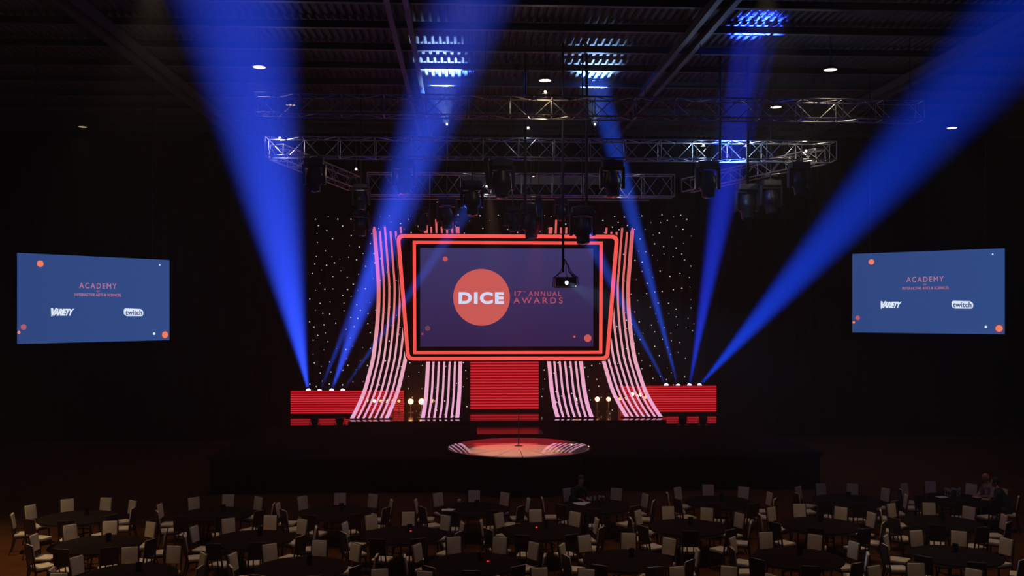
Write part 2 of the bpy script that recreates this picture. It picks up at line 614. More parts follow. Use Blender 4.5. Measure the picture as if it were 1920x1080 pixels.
def rounded(poly, r, n=8):
    out = []
    k_ = len(poly)
    for i in range(k_):
        a, b, c = Vector(poly[i - 1]), Vector(poly[i]), Vector(poly[(i + 1) % k_])
        d1 = (a - b).normalized(); d2 = (c - b).normalized()
        half = d1.angle(d2) / 2
        L = min(r / math.tan(half), (a - b).length * 0.45, (c - b).length * 0.45)
        p0 = b + d1 * L; p1 = b + d2 * L
        for j in range(n + 1):
            t = j / n
            q = p0 * (1 - t) ** 2 + b * 2 * t * (1 - t) + p1 * t * t
            out.append((q.x, q.y))
    return out


def inset(poly, d_):
    """move each edge of a convex counter-clockwise polygon inwards"""
    k_ = len(poly); out = []
    cx = sum(p[0] for p in poly) / k_; cz = sum(p[1] for p in poly) / k_
    lines = []
    for i in range(k_):
        a = Vector(poly[i]); b = Vector(poly[(i + 1) % k_])
        t = (b - a).normalized(); nrm = Vector((-t.y, t.x))
        if nrm.dot(Vector((cx, cz)) - a) < 0: nrm = -nrm
        lines.append((a + nrm * d_, t))
    for i in range(k_):
        p, t = lines[i - 1]; q, u = lines[i]
        den = t.x * u.y - t.y * u.x
        w = q - p
        s_ = (w.x * u.y - w.y * u.x) / den
        pt = p + t * s_
        out.append((pt.x, pt.y))
    return out


# outer coral frame: trapezoid
ot = [(-4.55, 8.96), (4.55, 8.96), (4.13, 3.83), (-4.13, 3.83)]
body = rounded(inset(ot, -0.05), 0.32)
MB().prism_y(body, 0.12, 0.40).build('body', BLACK, ms_)
MB().ring_y(rounded(ot, 0.28), rounded(inset(ot, 0.145), 0.16), 0.02, 0.13).build('outer_neon', NEON, ms_)
it = [(-3.88, 8.69), (3.88, 8.69), (3.86, 4.09), (-3.86, 4.09)]
MB().ring_y(rounded(it, 0.01, 2), rounded(inset(it, 0.125), 0.01, 2), 0.02, 0.13).build('inner_neon', NEONI, ms_)
ib = inset(it, 0.14)
MB().ring_y(rounded(ib, 0.01, 2), rounded([(sx(787.5), sz(464.5)), (sx(1114.5), sz(464.5)), (sx(1114.5), sz(650.5)), (sx(787.5), sz(650.5))], 0.01, 2), 0.05, 0.13).build('border', BLACK, ms_)
MB().box(((sx(788) + sx(1114)) / 2, 0.10, (sz(465) + sz(650)) / 2), (326 * k, 0.02, 185 * k)).build('picture', MS_BG, ms_)


def circle(m_, cx, cz, r, y0, y1, n=64):
    m_.prism_y([(cx + r * math.cos(2 * PI * i / n), cz + r * math.sin(2 * PI * i / n)) for i in range(n)], y0, y1)
    return m_


def text_mesh(s, font_bold=0.0, spacing=1.0):
    cu = bpy.data.curves.new('t', 'FONT')
    cu.body = s
    cu.size = 1
    cu.space_character = spacing
    cu.offset = font_bold
    cu.extrude = 0.01
    cu.resolution_u = 6
    o = bpy.data.objects.new('t', cu)
    C.objects.link(o)
    dg = bpy.context.evaluated_depsgraph_get()
    me = bpy.data.meshes.new_from_object(o.evaluated_get(dg))
    bpy.data.objects.remove(o)
    return me


def put_text(s, name, x0, x1, z0, z1, y, material, parent, bold=0.0, spacing=1.0, shear=0.0, depth=0.008):
    """text fitted in the box x0..x1, z0..z1 of the parent's x/z plane, facing -y"""
    me = text_mesh(s, bold, spacing)
    xs = [v_.co.x for v_ in me.vertices]; ys = [v_.co.y for v_ in me.vertices]
    ax, bx_, ay, by_ = min(xs), max(xs), min(ys), max(ys)
    for v_ in me.vertices:
        ty = (v_.co.y - ay) / (by_ - ay)
        tx = (v_.co.x - ax) / (bx_ - ax)
        v_.co = Vector((x0 + tx * (x1 - x0) + shear * (ty - 0.5) * (z1 - z0), y - depth / 2 + (-1 if v_.co.z > 0 else 1) * depth / 2, z0 + ty * (z1 - z0)))
    me.materials.clear()
    me.materials.append(material)
    o = bpy.data.objects.new(name, me)
    C.objects.link(o)
    o.parent = parent
    return o


circle(MB(), sx(903), sz(557.5), 53.3 * k, 0.075, 0.092).build('disc', MS_DISC, ms_)
put_text('DICE', 'lettering', sx(860), sx(945), sz(570), sz(547.5), 0.07, MS_WHITE, ms_, bold=0.05, spacing=1.2)
put_text('17', 'lettering', sx(965), sx(978), sz(555), sz(545.5), 0.09, MS_TEXT, ms_, bold=0.012)
put_text('TH', 'lettering', sx(980.5), sx(986), sz(548), sz(545.5), 0.09, MS_TEXT, ms_)
put_text('ANNUAL', 'lettering', sx(991.5), sx(1053), sz(555), sz(546), 0.09, MS_TEXT, ms_, bold=0.010, spacing=1.35)
put_text('AWARDS', 'lettering', sx(963), sx(1056), sz(569), sz(557.5), 0.09, MS_TEXT, ms_, bold=0.010, spacing=1.45)
for px, py, r, mm in ((835, 485.5, 4.7, MS_DOT), (802, 615.5, 5, MS_BROWN), (792.5, 626, 2, MS_DOT), (1078, 631.5, 2.2, MS_DOT), (1103.5, 634.5, 7, MS_DISC)):
    circle(MB(), sx(px), sz(py), r * k, 0.08, 0.092, 24).build('small_disc', mm, ms_)
for sxg in (-3.2, 3.2):
    MB().tube([(sxg, 0.3, 8.8), (sxg, 0.3, ZC)], 0.02).build('hanging_cable', FIX, ms_)


# ------------------------------------------------------------------ side screens
def side_screen(p0, p1, z0, z1, label):
    a, b = Vector((*p0, 0)), Vector((*p1, 0))
    L = (b - a).length
    o = thing('side_screen', ((a.x + b.x) / 2, (a.y + b.y) / 2, 0), math.atan2(b.y - a.y, b.x - a.x), label, 'screen', 'blue side screens')
    H = z1 - z0
    def X(u): return (u - 0.5) * L
    def Z(v_): return z1 - v_ * H
    MB().box((0, 0.03, (z0 + z1) / 2), (L, 0.04, H)).build('picture', SS_BG, o)
    fr_ = [(X(-0.02), z0 - 0.12), (X(1.02), z0 - 0.12), (X(1.02), z1 + 0.12), (X(-0.02), z1 + 0.12)]
    MB().ring_y(rounded(fr_, 0.01, 1), rounded([(X(0), z0), (X(1), z0), (X(1), z1), (X(0), z1)], 0.001, 1), 0.0, 0.12).build('frame', DRAPE, o)
    for s_ in (0.12, 0.88):
        MB().tube([(X(s_), 0.08, z1 + 0.1), (X(s_), 0.08, ZC + 0.0)], 0.015, 6).build('hanging_cable', FIX, o)
    put_text('ACADEMY', 'lettering', X(.377), X(.621), Z(.375), Z(.309), 0.005, SS_TEXT, o, bold=0.0, spacing=1.3)
    put_text('OF', 'lettering', X(.488), X(.51), Z(.415), Z(.395), 0.005, SS_TEXT, o)
    put_text('INTERACTIVE ARTS & SCIENCES', 'lettering', X(.349), X(.652), Z(.466), Z(.432), 0.005, SS_TEXT, o, bold=0.005, spacing=1.05)
    put_text('VARIETY', 'lettering', X(.20), X(.338), Z(.692), Z(.612), 0.005, SS_WHITE, o, bold=0.055, spacing=0.9, shear=0.35)
    # first letter of the masthead is larger
    put_text('V', 'lettering', X(.193), X(.232), Z(.70), Z(.605), 0.003, SS_WHITE, o, bold=0.05, shear=0.3)
    pl = rounded([(X(.672), Z(.675)), (X(.672), Z(.605)), (X(.79), Z(.612)), (X(.808), Z(.64)), (X(.806), Z(.70)), (X(.69), Z(.698))], 0.09, 5)
    MB().prism_y(pl, -0.005, 0.008).build('badge', SS_WHITE, o)
    put_text('twitch', 'lettering', X(.682), X(.798), Z(.685), Z(.622), -0.008, SS_BLUE, o, bold=0.02, spacing=1.05)
    for u_, v_, r, mm in ((.136, .11, .0195, SS_ORANGE), (.927, .065, .005, SS_WHITE), (.038, .815, .0165, SS_PINK), (.011, .872, .009, SS_ORANGE), (.886, .916, .0085, SS_WHITE), (.966, .932, .022, SS_ORANGE)):
        if v_ > .93:
            circle(MB(), X(u_), Z(v_), r * 1.3 * L, 0.0, 0.008, 32).build('small_disc', MS_BROWN, o)
        circle(MB(), X(u_), Z(v_), r * L, -0.004, 0.006, 32).build('small_disc', mm, o)
    return o


def ray_at(px, t):
    u = (px - 960) / FPX
    return (t * (u * math.cos(YAW) + math.sin(YAW)), t * (math.cos(YAW) - u * math.sin(YAW)))


HS = 2.8
a0, b0 = ray_at(32, FPX * HS / 171), ray_at(318, FPX * HS / 150)
side_screen(a0, b0, 5.8 + (585 - 645) / 171 * HS, 5.8 + (585 - 474) / 171 * HS, 'blue projection screen hanging left of the stage')
a0, b0 = ray_at(1598, FPX * HS / 147), ray_at(1884, FPX * HS / 161.5)
zt = 5.8 + ((585 - 477.5) / 147 + (585 - 464) / 161.5) / 2 * HS
side_screen(a0, b0, zt - HS, zt, 'blue projection screen hanging right of the stage')


# ------------------------------------------------------------------ LED ribbons
def interp(tab, y):
    tab = sorted(tab)
    if y <= tab[0][0]: return tab[0][1:]
    for a, b in zip(tab, tab[1:]):
        if y <= b[0]:
            t = (y - a[0]) / (b[0] - a[0])
            return tuple(a[i] + (b[i] - a[i]) * t for i in range(1, len(a)))
    return tab[-1][1:]


def smooth_path(tab, n=60):
    """tab of (py, off, Y); Catmull-Rom through them"""
    P = [Vector((o_, Y, CAMZ + (YH - py) * Y / FPX)) for py, o_, Y in tab]
    P = [P[0] * 2 - P[1]] + P + [P[-1] * 2 - P[-2]]
    out = []
    for i in range(1, len(P) - 2):
        for j in range(8):
            t = j / 8
            a, b, c, d_ = P[i - 1], P[i], P[i + 1], P[i + 2]
            out.append(0.5 * ((2 * b) + (c - a) * t + (2 * a - 5 * b + 4 * c - d_) * t * t + (3 * b - a - 3 * c + d_) * t ** 3))
    out.append(P[-2])
    return out


OUTER = [(426, 5.80, 43.5), (489, 5.68, 43.5), (540, 5.60, 43.5), (600, 5.64, 43.4), (664, 5.77, 43.0), (698, 5.90, 42.5), (731, 6.05, 41.9), (760, 6.24, 41.1), (783.6, 6.40, 40.15)]
INNER = [(412, 3.52, 43.5), (520, 3.42, 43.5), (600, 3.38, 43.4), (664, 3.37, 43.0), (698, 3.39, 42.5), (731, 3.41, 41.9), (760, 3.45, 41.1), (783.6, 3.50, 40.15)]


def ribbon(tab, sign, spacing, label, narrow=0.0):
    o = thing('light_ribbon', (XC, 43.0, RZ), label=label, cat='light ribbon', group='curved light ribbons beside the screen')
    base = smooth_path(tab)
    for j in range(7):
        w = 0.165 if j in (0, 6) else 0.088
        V_ = []
        pts_ = []
        top_z = base[0].z - (0.0, -0.12, 0.05, 0.16, 0.3, 0.02, -0.05)[(j * 3) % 7] * 1.0
        for p in base:
            if p.z > top_z: continue
            t = (9.7 - p.z) / 8.3
            x = (p.x - j * (spacing + narrow * t)) * sign
            pts_.append(Vector((x, p.y - 43.0, p.z - RZ)))
        for i, p in enumerate(pts_):
            a = pts_[max(0, i - 1)]; b = pts_[min(len(pts_) - 1, i + 1)]
            tg = (b - a).normalized()
            nrm = Vector((0, -1, 0)) - tg * tg.dot(Vector((0, -1, 0)))
            nrm.normalize()
            sd = Vector((1, 0, 0))
            ww = w * (0.35 if (i == 0 and j in (0, 6) and tab is OUTER) else 1)
            V_ += [p + sd * ww / 2 + nrm * 0.03, p - sd * ww / 2 + nrm * 0.03, p - sd * ww / 2 - nrm * 0.02, p + sd * ww / 2 - nrm * 0.02]
        F_ = [(3, 2, 1, 0)]
        n_ = len(pts_)
        for i in range(n_ - 1):
            for q in range(4):
                F_.append((i * 4 + q, i * 4 + (q + 1) % 4, i * 4 + 4 + (q + 1) % 4, i * 4 + 4 + q))
        F_.append(tuple((n_ - 1) * 4 + q for q in range(4)))
        MB().add(V_, F_).build('led_strip', RIB, o)
    foot = base[-1]
    cx = (foot.x - 3 * (spacing + narrow)) * sign
    MB().box((cx, foot.y - 43.0 + 0.12, 0.018), (7 * (spacing + narrow) + 0.25, 0.3, 0.034)).build('base', BLACK, o)
    # dark uprights carrying the strips
    for q in (1.5, 4.5):
        xq = [(p.x - q * (spacing + narrow * (9.7 - p.z) / 8.3)) * sign for p in base]
        MB().tube([(xq[i], base[i].y - 43.0 + 0.12, base[i].z - RZ + (0.05 if i == len(base) - 1 else 0)) for i in range(0, len(base), 4)], 0.03, 6).build('upright', BLACK, o)
    return o


ribbon(OUTER, -1, 0.236, 'wide curved ribbon of seven light strips at the left edge of the screen')
ribbon(OUTER, 1, 0.236, 'wide curved ribbon of seven light strips at the right edge of the screen')
ribbon(INNER, -1, 0.236, 'straighter ribbon of seven light strips under the screen, left of the red wall')
ribbon(INNER, 1, 0.236, 'straighter ribbon of seven light strips under the screen, right of the red wall')


# ------------------------------------------------------------------ red light walls
def red_wall(x0, x1, z0, z1, y, n, label):
    o = thing('red_light_wall', ((x0 + x1) / 2, y, z0 - 0.1), label=label, cat='light wall', group='red striped light walls')
    w = x1 - x0
    MB().box((0, 0.06, 0.1 + (z1 - z0) / 2), (w, 0.10, z1 - z0)).build('panel', REDBODY, o)
    MB().box((0, 0.16, 0.05 + (z1 - z0) / 2), (w, 0.08, z1 - z0 + 0.1)).build('backing', BLACK, o)
    m_ = MB()
    for i in range(n):
        z = 0.1 + (z1 - z0) * (i + 0.5) / n
        m_.box((0, 0.0, z), (w, 0.04, 0.36 * (z1 - z0) / n))
    m_.build('stripes', REDLED, o)
    for s_ in (-0.45, 0.45):
        MB().box((w * s_, 0.12, 0.045), (0.1, 0.3, 0.09)).build('foot', BLACK, o)
    return o


YP = 43.1
xl0 = W(545, 700, YP).x; xl1 = W(757, 700, YP).x
xr0 = W(1160, 700, YP).x; xr1 = W(1343, 700, YP).x
zb = FL + 0.1
zl1 = W(545, 733, YP).z; zl0 = W(545, 776, YP).z
red_wall(xl0, xl1, FL + 0.115, zl1, YP, 10, 'low red striped light wall at the left of the stage')
red_wall(xr0, xr1, FL + 0.115, W(1343, 723, YP).z, YP, 11, 'low red striped light wall at the right of the stage')
red_wall(W(882, 700, 42.8).x, W(1010, 700, 42.8).x, RZ + 0.11, W(900, 677, 42.8).z, 42.8, 17, 'tall red striped light wall below the main screen')


# ------------------------------------------------------------------ moving head lamps and beams
def moving_head_parts(o, aim, size, lens_mat, up=1, trim=False):
    """o at the base centre; aim direction; up = 1 standing, -1 hanging"""
    s = size
    MB().rbox((0, 0, up * 0.11 * s), (0.62 * s, 0.5 * s, 0.22 * s), 0.04 * s).build('base', FIX, o)
    yk = MB()
    for q in (-1, 1):
        yk.rbox((q * 0.33 * s, 0, up * 0.52 * s), (0.09 * s, 0.24 * s, 0.66 * s), 0.03 * s)
    yk.rbox((0, 0, up * 0.25 * s), (0.74 * s, 0.26 * s, 0.10 * s), 0.03 * s)
    yk.build('yoke', FIX, o)
    c = Vector((0, 0, up * 0.66 * s))
    aim = Vector(aim).normalized()
    prof = [(0.10 * s, -0.36 * s), (0.22 * s, -0.30 * s), (0.27 * s, -0.05 * s), (0.26 * s, 0.12 * s), (0.20 * s, 0.20 * s), (0.19 * s, 0.40 * s), (0.17 * s, 0.42 * s)]
    h = MB().lathe(prof, c=c, n=20, axis=aim).build('head', FIX, o, smooth=True)
    MB().lathe([(0.15 * s, 0.40 * s), (0.16 * s, 0.432 * s), (0.08 * s, 0.45 * s), (0.001, 0.455 * s)], c=c, n=20, axis=aim).build('lens', lens_mat, h, smooth=True)
    if trim:
        MB().rbox((0, -0.27 * s, up * 0.30 * s), (0.36 * s, 0.03 * s, 0.05 * s), 0.01).build('status_strip', CHROME, o)
        for q in (-1, 1):
            MB().rbox((q * 0.33 * s, -0.14 * s, up * 0.15 * s), (0.10 * s, 0.03 * s, 0.04 * s), 0.01, rz=0.3 * q).build('clamp_handle', CHROME, o)
    return c + aim * 0.46 * s


DARKLENS = mat('dark_lens', (0.03, 0.03, 0.045), 0.08, spec=0.9)
names = {0: 'leftmost', 1: 'second from left', 2: 'third from left', 3: 'fourth from left'}
for i, (side, px, py, tgt, ty, ha, pw, colr) in enumerate(BEAMS):
    src = W(px, py - 2.5, 43.75)
    dst = W(tgt[0], tgt[1], ty)
    aim = (dst - src).normalized()
    s = 0.64
    base = src - aim * 0.46 * s - Vector((0, 0, 0.66 * s))
    # stands on a short black box behind the light wall
    o = thing('beam_lamp', base, 0, '%s lamp of four throwing blue beams from the %s red light wall' % (names[i % 4], side), 'stage lamp', 'lamps throwing blue beams')
    tip = moving_head_parts(o, aim, s, LENSW)
    hgt = base.z - FL
    cs = thing('flight_case', (base.x, base.y, FL), 0, 'black box under the %s beam lamp behind the %s red light wall' % (names[i % 4].replace('fourth from left', 'rightmost'), side), 'box', 'boxes under the beam lamps')
    MB().rbox((0, 0, hgt / 2), (0.42, 0.42, hgt - 0.004), 0.02).build('body', BLACK, cs)
    L = lamp('SPOT', 'beam_light', base + tip + aim * 0.03, pw, colr, dst + aim * 5, 0.07, R(ha * 2), 1.0)
    # a collimated beam loses brightness slower than a bare bulb
    L.data.use_nodes = True
    lt_ = L.data.node_tree
    fo = lt_.nodes.new('ShaderNodeLightFalloff')
    fo.inputs['Strength'].default_value = 1.0
    lt_.links.new(fo.outputs['Linear'], lt_.nodes['Emission'].inputs['Strength'])
    L.parent = o
    L.matrix_parent_inverse = Matrix.Translation(-o.location)

# ------------------------------------------------------------------ amber blinders on the riser
def blinder(px, py, Y, bright, label, r=0.10):
    p = W(px, py, Y)
    zbase = RZ if abs(p.x - XC) < 6.4 else FL
    o = thing('amber_lamp', (p.x, p.y, zbase + 0.002), 0, label, 'stage lamp', 'amber lamps at floor level')
    h = p.z - zbase
    MB().lathe([(0.11 if r > 0.085 else 0.07, 0), (0.11 if r > 0.085 else 0.07, 0.02), (0.03, 0.03)], n=20).build('base', FIX, o, smooth=True)
    MB().tube([(0, 0.06, 0.02), (0, 0.06, max(0.06, h - 0.1))], 0.02, 8).build('stand', FIX, o)
    MB().lathe([(0.06, -0.16), (0.10, -0.12), (r + 0.02, 0.0), (r + 0.035, 0.0)], c=(0, 0, h), n=24, axis=(0, -1, 0)).build('housing', FIX, o, smooth=True)
    MB().lathe([(r, -0.01), (r * 0.9, 0.02), (r * 0.5, 0.04), (0.001, 0.045)], c=(0, 0, h), n=24, axis=(0, -1, 0)).build('bulb', AMBER if bright else AMBERD, o, smooth=True)
    if bright:
        L_ = lamp('POINT', 'bulb_light', p + Vector((0, -0.16, 0)), 32 * bright, (1.0, 0.25, 0.045), size=0.08, parent=o)
    return o


blinder(770, 753, 42.6, 2.2, 'bright amber lamp between the left ribbons, left one of two', 0.115)
blinder(790.5, 753, 42.6, 2.6, 'bright amber lamp between the left ribbons, right one of two', 0.125)
blinder(812, 752, 42.9, 0, 'small amber lamp glimpsed through the left inner ribbon', 0.08)
for i, px in enumerate((690, 702, 714, 725, 737, 748)):
    blinder(px, 752, 42.75, 0.35 if i in (1, 3) else 0, '%s of six amber lamps seen through the left outer ribbon' % ('leftmost', 'second from left', 'third from left', 'fourth from left', 'fifth from left', 'rightmost')[i], 0.07)
blinder(1120, 748.5, 42.6, 1.0, 'bright amber lamp between the right ribbons, left one of two', 0.10)
blinder(1141, 748.5, 42.6, 0.8, 'bright amber lamp between the right ribbons, right one of two', 0.09)
blinder(1081, 749, 42.9, 0.4, 'small amber lamp glimpsed through the right inner ribbon', 0.07)
for i, (px, py) in enumerate(((1162, 748), (1174, 747), (1186, 739), (1199, 741), (1211, 745))):
    blinder(px, py, 42.7, (0, 0, 1.3, 1.2, 0)[i], '%s of five amber lamps seen through the right outer ribbon' % ('leftmost', 'second from left', 'third from left', 'fourth from left', 'rightmost')[i], 0.075)
# small floor lamps in silhouette before the side walls
for px, lab in ((590, 'left, outer'), (637, 'left, inner'), (1280, 'right, inner'), (1318, 'right, outer')):
    p = F(px, 799, FL)
    o = thing('floor_lamp', (p.x, p.y, FL + 0.014), 0, 'squat black floor lamp before the red light wall, stage %s one' % lab, 'stage lamp', 'black floor lamps in silhouette')
    MB().box((0, 0, 0.02), (0.45, 0.3, 0.04)).build('base', FIX, o)
    MB().lathe([(0.12, -0.16), (0.16, -0.05), (0.17, 0.16), (0.13, 0.15)], c=(0, 0, 0.21), n=20, axis=(0, -0.3, 1)).build('head', FIX, o, smooth=True)
    MB().tube([(-0.2, 0, 0.03), (-0.2, 0, 0.22), (0.2, 0, 0.22), (0.2, 0, 0.03)], 0.014, 6).build('bracket', FIX, o)
# red wash on the curtain
p = F(1105, 783, RZ)
o = thing('red_wash_lamp', (p.x + 0.15, 43.2, RZ + 0.003), 0, 'small floor lamp casting a red glow on the star curtain', 'stage lamp')
MB().lathe([(0.07, 0), (0.09, 0.2), (0.085, 0.21)], n=16).build('housing', FIX, o, smooth=True)
lamp('SPOT', 'red_light', (p.x + 0.15, 43.2, RZ + 0.26), 260, (1, 0.01, 0.02), W(1122, 715, 44.5), 0.05, R(34), 0.8, parent=o)

# disc lighting: a warm pool and a red wash from the truss
# (their fixtures hang on the rear truss, built below)


# ------------------------------------------------------------------ trusses
def truss(a, b, h, w, label, step=0.6, cr=0.025):
    a, b = Vector(a), Vector(b)
    L = (b - a).length
    t = (b - a).normalized()
    side = Vector((t.y, -t.x, 0)).normalized()
    o = thing('lighting_truss', a, 0, label, 'truss')
    upv = side.cross(t).normalized()
    if upv.z < 0: upv = -upv
    cor = [side * (s1 * w / 2) + upv * (s2 * h / 2) for s1, s2 in ((-1, -1), (1, -1), (1, 1), (-1, 1))]
    for c in cor:
        MB().tube([c, t * L + c], cr, 8).build('chord', ALU, o)
    m_ = MB()
    n_ = max(2, int(round(L / (step * 2))))
    sp_ = L / n_
    for i in range(n_ + 1):
        p = t * (sp_ * i)
        for q in range(4):
            m_.tube([p + cor[q], p + cor[(q + 1) % 4]], cr * 0.6, 6)
        if i < n_:
            for q in range(4):
                c0, c1 = cor[q], cor[(q + 1) % 4]
                m_.tube([p + c0, p + t * sp_ / 2 + c1], cr * 0.55, 6)
                m_.tube([p + t * sp_ / 2 + c1, p + t * sp_ + c0], cr * 0.55, 6)
    m_.build('lattice', ALU, o)
    # hang wires
    for i in range(0, int(L // 5) + 1):
        q = min(L - 0.3, 0.3 + i * (L - 0.6) / max(1, int(L // 5)))
        p = t * q
        MB().tube([p + cor[2] * 0 + upv * h / 2, (p.x, p.y, ZC - a.z)], 0.012, 6).build('hanging_cable', FIX, o)
    return o


T1Y, T2Y, T3Y = 28.0, 32.0, 38.0
T1z = W(960, 201.5, T1Y).z
T2z = W(960, 280, T2Y).z
T3z = W(960, 347, T3Y).z
truss((W(480, 200, T1Y).x, T1Y, T1z), (W(1725, 200, T1Y).x, T1Y, T1z), 0.56, 0.56, 'front lighting truss spanning above the audience, nearest the camera')
t2a = Vector((W(500, 280, T2Y).x, T2Y, T2z)); t2b = Vector((W(1562, 280, T2Y).x, T2Y, T2z))
truss(t2a, t2b, 0.62, 0.62, 'middle lighting truss with a blue lit section at its right')
t3a = Vector((W(690, 347, T3Y).x, T3Y, T3z)); t3b = Vector((W(1262, 347, T3Y).x, T3Y, T3z))
truss(t3a, t3b, 0.85, 0.6, 'rear lighting truss just above the main screen')
truss(t2a + Vector((0.2, 0.6, -0.05)), t3a + Vector((-0.5, -0.1, 0)), 0.5, 0.5, 'slanting truss joining middle and rear trusses at the left')
truss(t2b + Vector((-0.2, 0.6, -0.05)), t3b + Vector((0.5, -0.1, 0)), 0.5, 0.5, 'slanting truss joining middle and rear trusses at the right')
# grey header and batten above the screen
tag(MB().box((0, 0, 0), (W(1128, 337, 41).x - W(868, 337, 41).x, 0.06, 0.40)).build('header_board', mat('grey_board', (0.16, 0.15, 0.14), 0.7, noise=(3, 0.2)), loc=(W(998, 337, 41).x, 41, W(998, 337, 41).z)), 'plain grey header board hanging above the main screen', 'board')
hb_ = scene.objects['header_board']
for x in (-2.6, 2.6):
    MB().tube([(x, 0, 0.2), (x, 0, ZC - hb_.location.z)], 0.012, 6).build('hanging_cable', FIX, hb_)
o = thing('batten', (XC, 40.6, W(960, 374, 40.6).z), 0, 'long thin pipe batten just over the main screen', 'pipe')
MB().tube([(-6, 0, 0), (6, 0, 0)], 0.035).build('pipe', ALU, o)
for x in (-5, 0, 5):
    MB().tube([(x, 0, 0), (x, 0, ZC - W(960, 374, 40.6).z)], 0.012, 6).build('hanging_cable', FIX, o)

# hanging moving heads
HANG = [  # px, py of truss underside, Y, size, trim, lit, words
    (592, 301, T2Y, 1.0, False, 'left end of the middle truss'),
    (758, 301, T2Y, 1.05, False, 'middle truss inside the left blue beam'),
    (940, 301, T2Y, 1.15, False, 'middle truss, left half of main screen'),
    (1145, 301, T2Y, 1.1, False, 'middle truss, right half of main screen'),
    (1322, 301, T2Y, 1.1, True, 'middle truss under its blue lit section'),
    (1492, 301, T2Y, 1.0, False, 'right end of the middle truss'),
    (677, 345, 36.5, 0.9, True, 'slanting left truss, upper of a pair'),
    (677, 395, 37.4, 0.9, True, 'slanting left truss, lower of a pair'),
    (838, 372, T3Y, 1.1, True, 'rear truss above the left corner of the main screen'),
    (885, 340, 31.2, 1.0, False, 'low pipe where the short left beam ends'),
    (961, 388, 37.0, 0.85, False, 'rear truss left of the screen centre'),
    (995, 382, T3Y, 1.25, False, 'rear truss at the screen centre'),
    (1092, 388, 31.2, 1.1, True, 'low pipe right of the projector pole'),
    (792, 388, T3Y, 0.85, False, 'rear truss over the left neon corner'),
    (1400, 345, 35.0, 1.2, False, 'slanting right truss, inner one'),
    (1445, 338, 34.2, 1.1, False, 'slanting right truss, outer one'),
    (1052, 372, T3Y, 0.8, False, 'rear truss beside the projector pole'),
]
for px, py, Y, s, trim, wd in HANG:
    p = W(px, py, Y)
    if Y == T2Y: p.z = T2z - 0.40; p.y -= 0.31
    o = thing('moving_head', p, 0, 'black moving head lamp, ' + wd, 'stage lamp', 'moving head lamps on the trusses')
    moving_head_parts(o, (0.05, -0.15, -1), s, DARKLENS, up=-1, trim=trim)
    MB().tube([(0, 0, 0), (0, 0, ZC - p.z)] if Y != T2Y else [(0, 0, 0), (0, 0, T2z - 0.29 - p.z)], 0.02, 8).build('hanging_pipe', FIX, o)
    MB().rbox((0, 0, 0.02), (0.2 * s, 0.1 * s, 0.06), 0.01).build('clamp', FIX, o)

# vertical drop pipes
for px, y0, y1, Y, lab in ((985, 225, 405, 31.0, 'left of the projector pole'), (1100, 275, 405, 31.0, 'right of the projector pole'), (1402, 240, 345, 31.2, 'before the blue lit truss, outer one'), (1350, 225, 300, 31.2, 'before the blue lit truss, inner one')):
    a = W(px, y0, Y); b = W(px, y1, Y)
    tag(MB().tube([(0, 0, 0), (0, 0, ZC - b.z)], 0.045, 8).build('drop_pipe', FIX, loc=b), 'thin black vertical pipe hanging ' + lab, 'pipe', 'black drop pipes')

# projector
PY = 30.0
pc = W(1060, 529, PY)
o = thing('projector', pc, 0, 'black projector with a glowing lens hanging in front of the main screen', 'projector')
MB().rbox((0, 0, 0), (0.66, 0.55, 0.30), 0.06).build('body', FIX, o)
h = MB().lathe([(0.10, 0), (0.105, 0.12), (0.085, 0.125)], c=(0, -0.27, -0.03), n=24, axis=(0, -1, 0)).build('lens_barrel', FIX, o, smooth=True)
MB().lathe([(0.075, 0.10), (0.05, 0.13), (0.001, 0.14)], c=(0, -0.27, -0.03), n=24, axis=(0, -1, 0)).build('lens', LENSP, h, smooth=True)
MB().ball((0.29, -0.28, -0.13), 0.018).build('status_light', STAR, o)
m = MB()
for q in (-1, 1):
    m.tube([(q * 0.36, -0.25, -0.16), (q * 0.36, -0.25, 0.14), (q * 0.1, 0, 0.32), (q * 0.1, 0, 0.36)], 0.014, 6)
    m.tube([(q * 0.36, 0.25, -0.16), (q * 0.36, 0.25, 0.14), (q * 0.1, 0, 0.32)], 0.014, 6)
    m.tube([(q * 0.36, -0.25, -0.16), (q * 0.36, 0.25, -0.16)], 0.014, 6)
m.tube([(-0.36, -0.25, 0.14), (0.36, -0.25, 0.14)], 0.014, 6)
m.tube([(-0.36, 0.25, -0.16), (0.36, 0.25, -0.16)], 0.014, 6)
m.build('cradle', FIX, o)
MB().tube([(-0.07, 0, 0.30), (-0.07, 0, ZC - pc.z - 0.02)], 0.04, 8).build('pole', FIX, o)
m = MB()
for j in range(5):
    a = random.uniform(-0.3, 0.3)
    m.tube([(-0.05, -0.02, 0.75), (0.02 + a * 0.3, -0.08, 0.55), (a, -0.12, 0.33), (a * 1.6, -0.15, 0.22), (a * 1.5 + 0.1, -0.1, 0.10)], 0.011, 5)
m.build('cables', FIX, o)
lamp('SPOT', 'projector_light', pc + Vector((0, -0.45, -0.03)), 1500, (0.25, 0.55, 1.0), pc + Vector((3.3, -6.4, -2.2)), 0.04, R(26), 0.6, parent=o)

# ------------------------------------------------------------------ downlights
DL = [(486, 126, 1, 'above the left blue beam'), (1022, 151, 1, 'over the middle of the front truss'), (1557, 131, 1, 'at the top right, high over the right screen'),
      (545, 197, 0, 'dim, at the left end of the front truss'), (1455, 201, 1, 'at the right part of the front truss'), (155, 238, 0, 'dim, high over the left screen'),
      (1785, 240, 1, 'far right, directly over the right screen')]


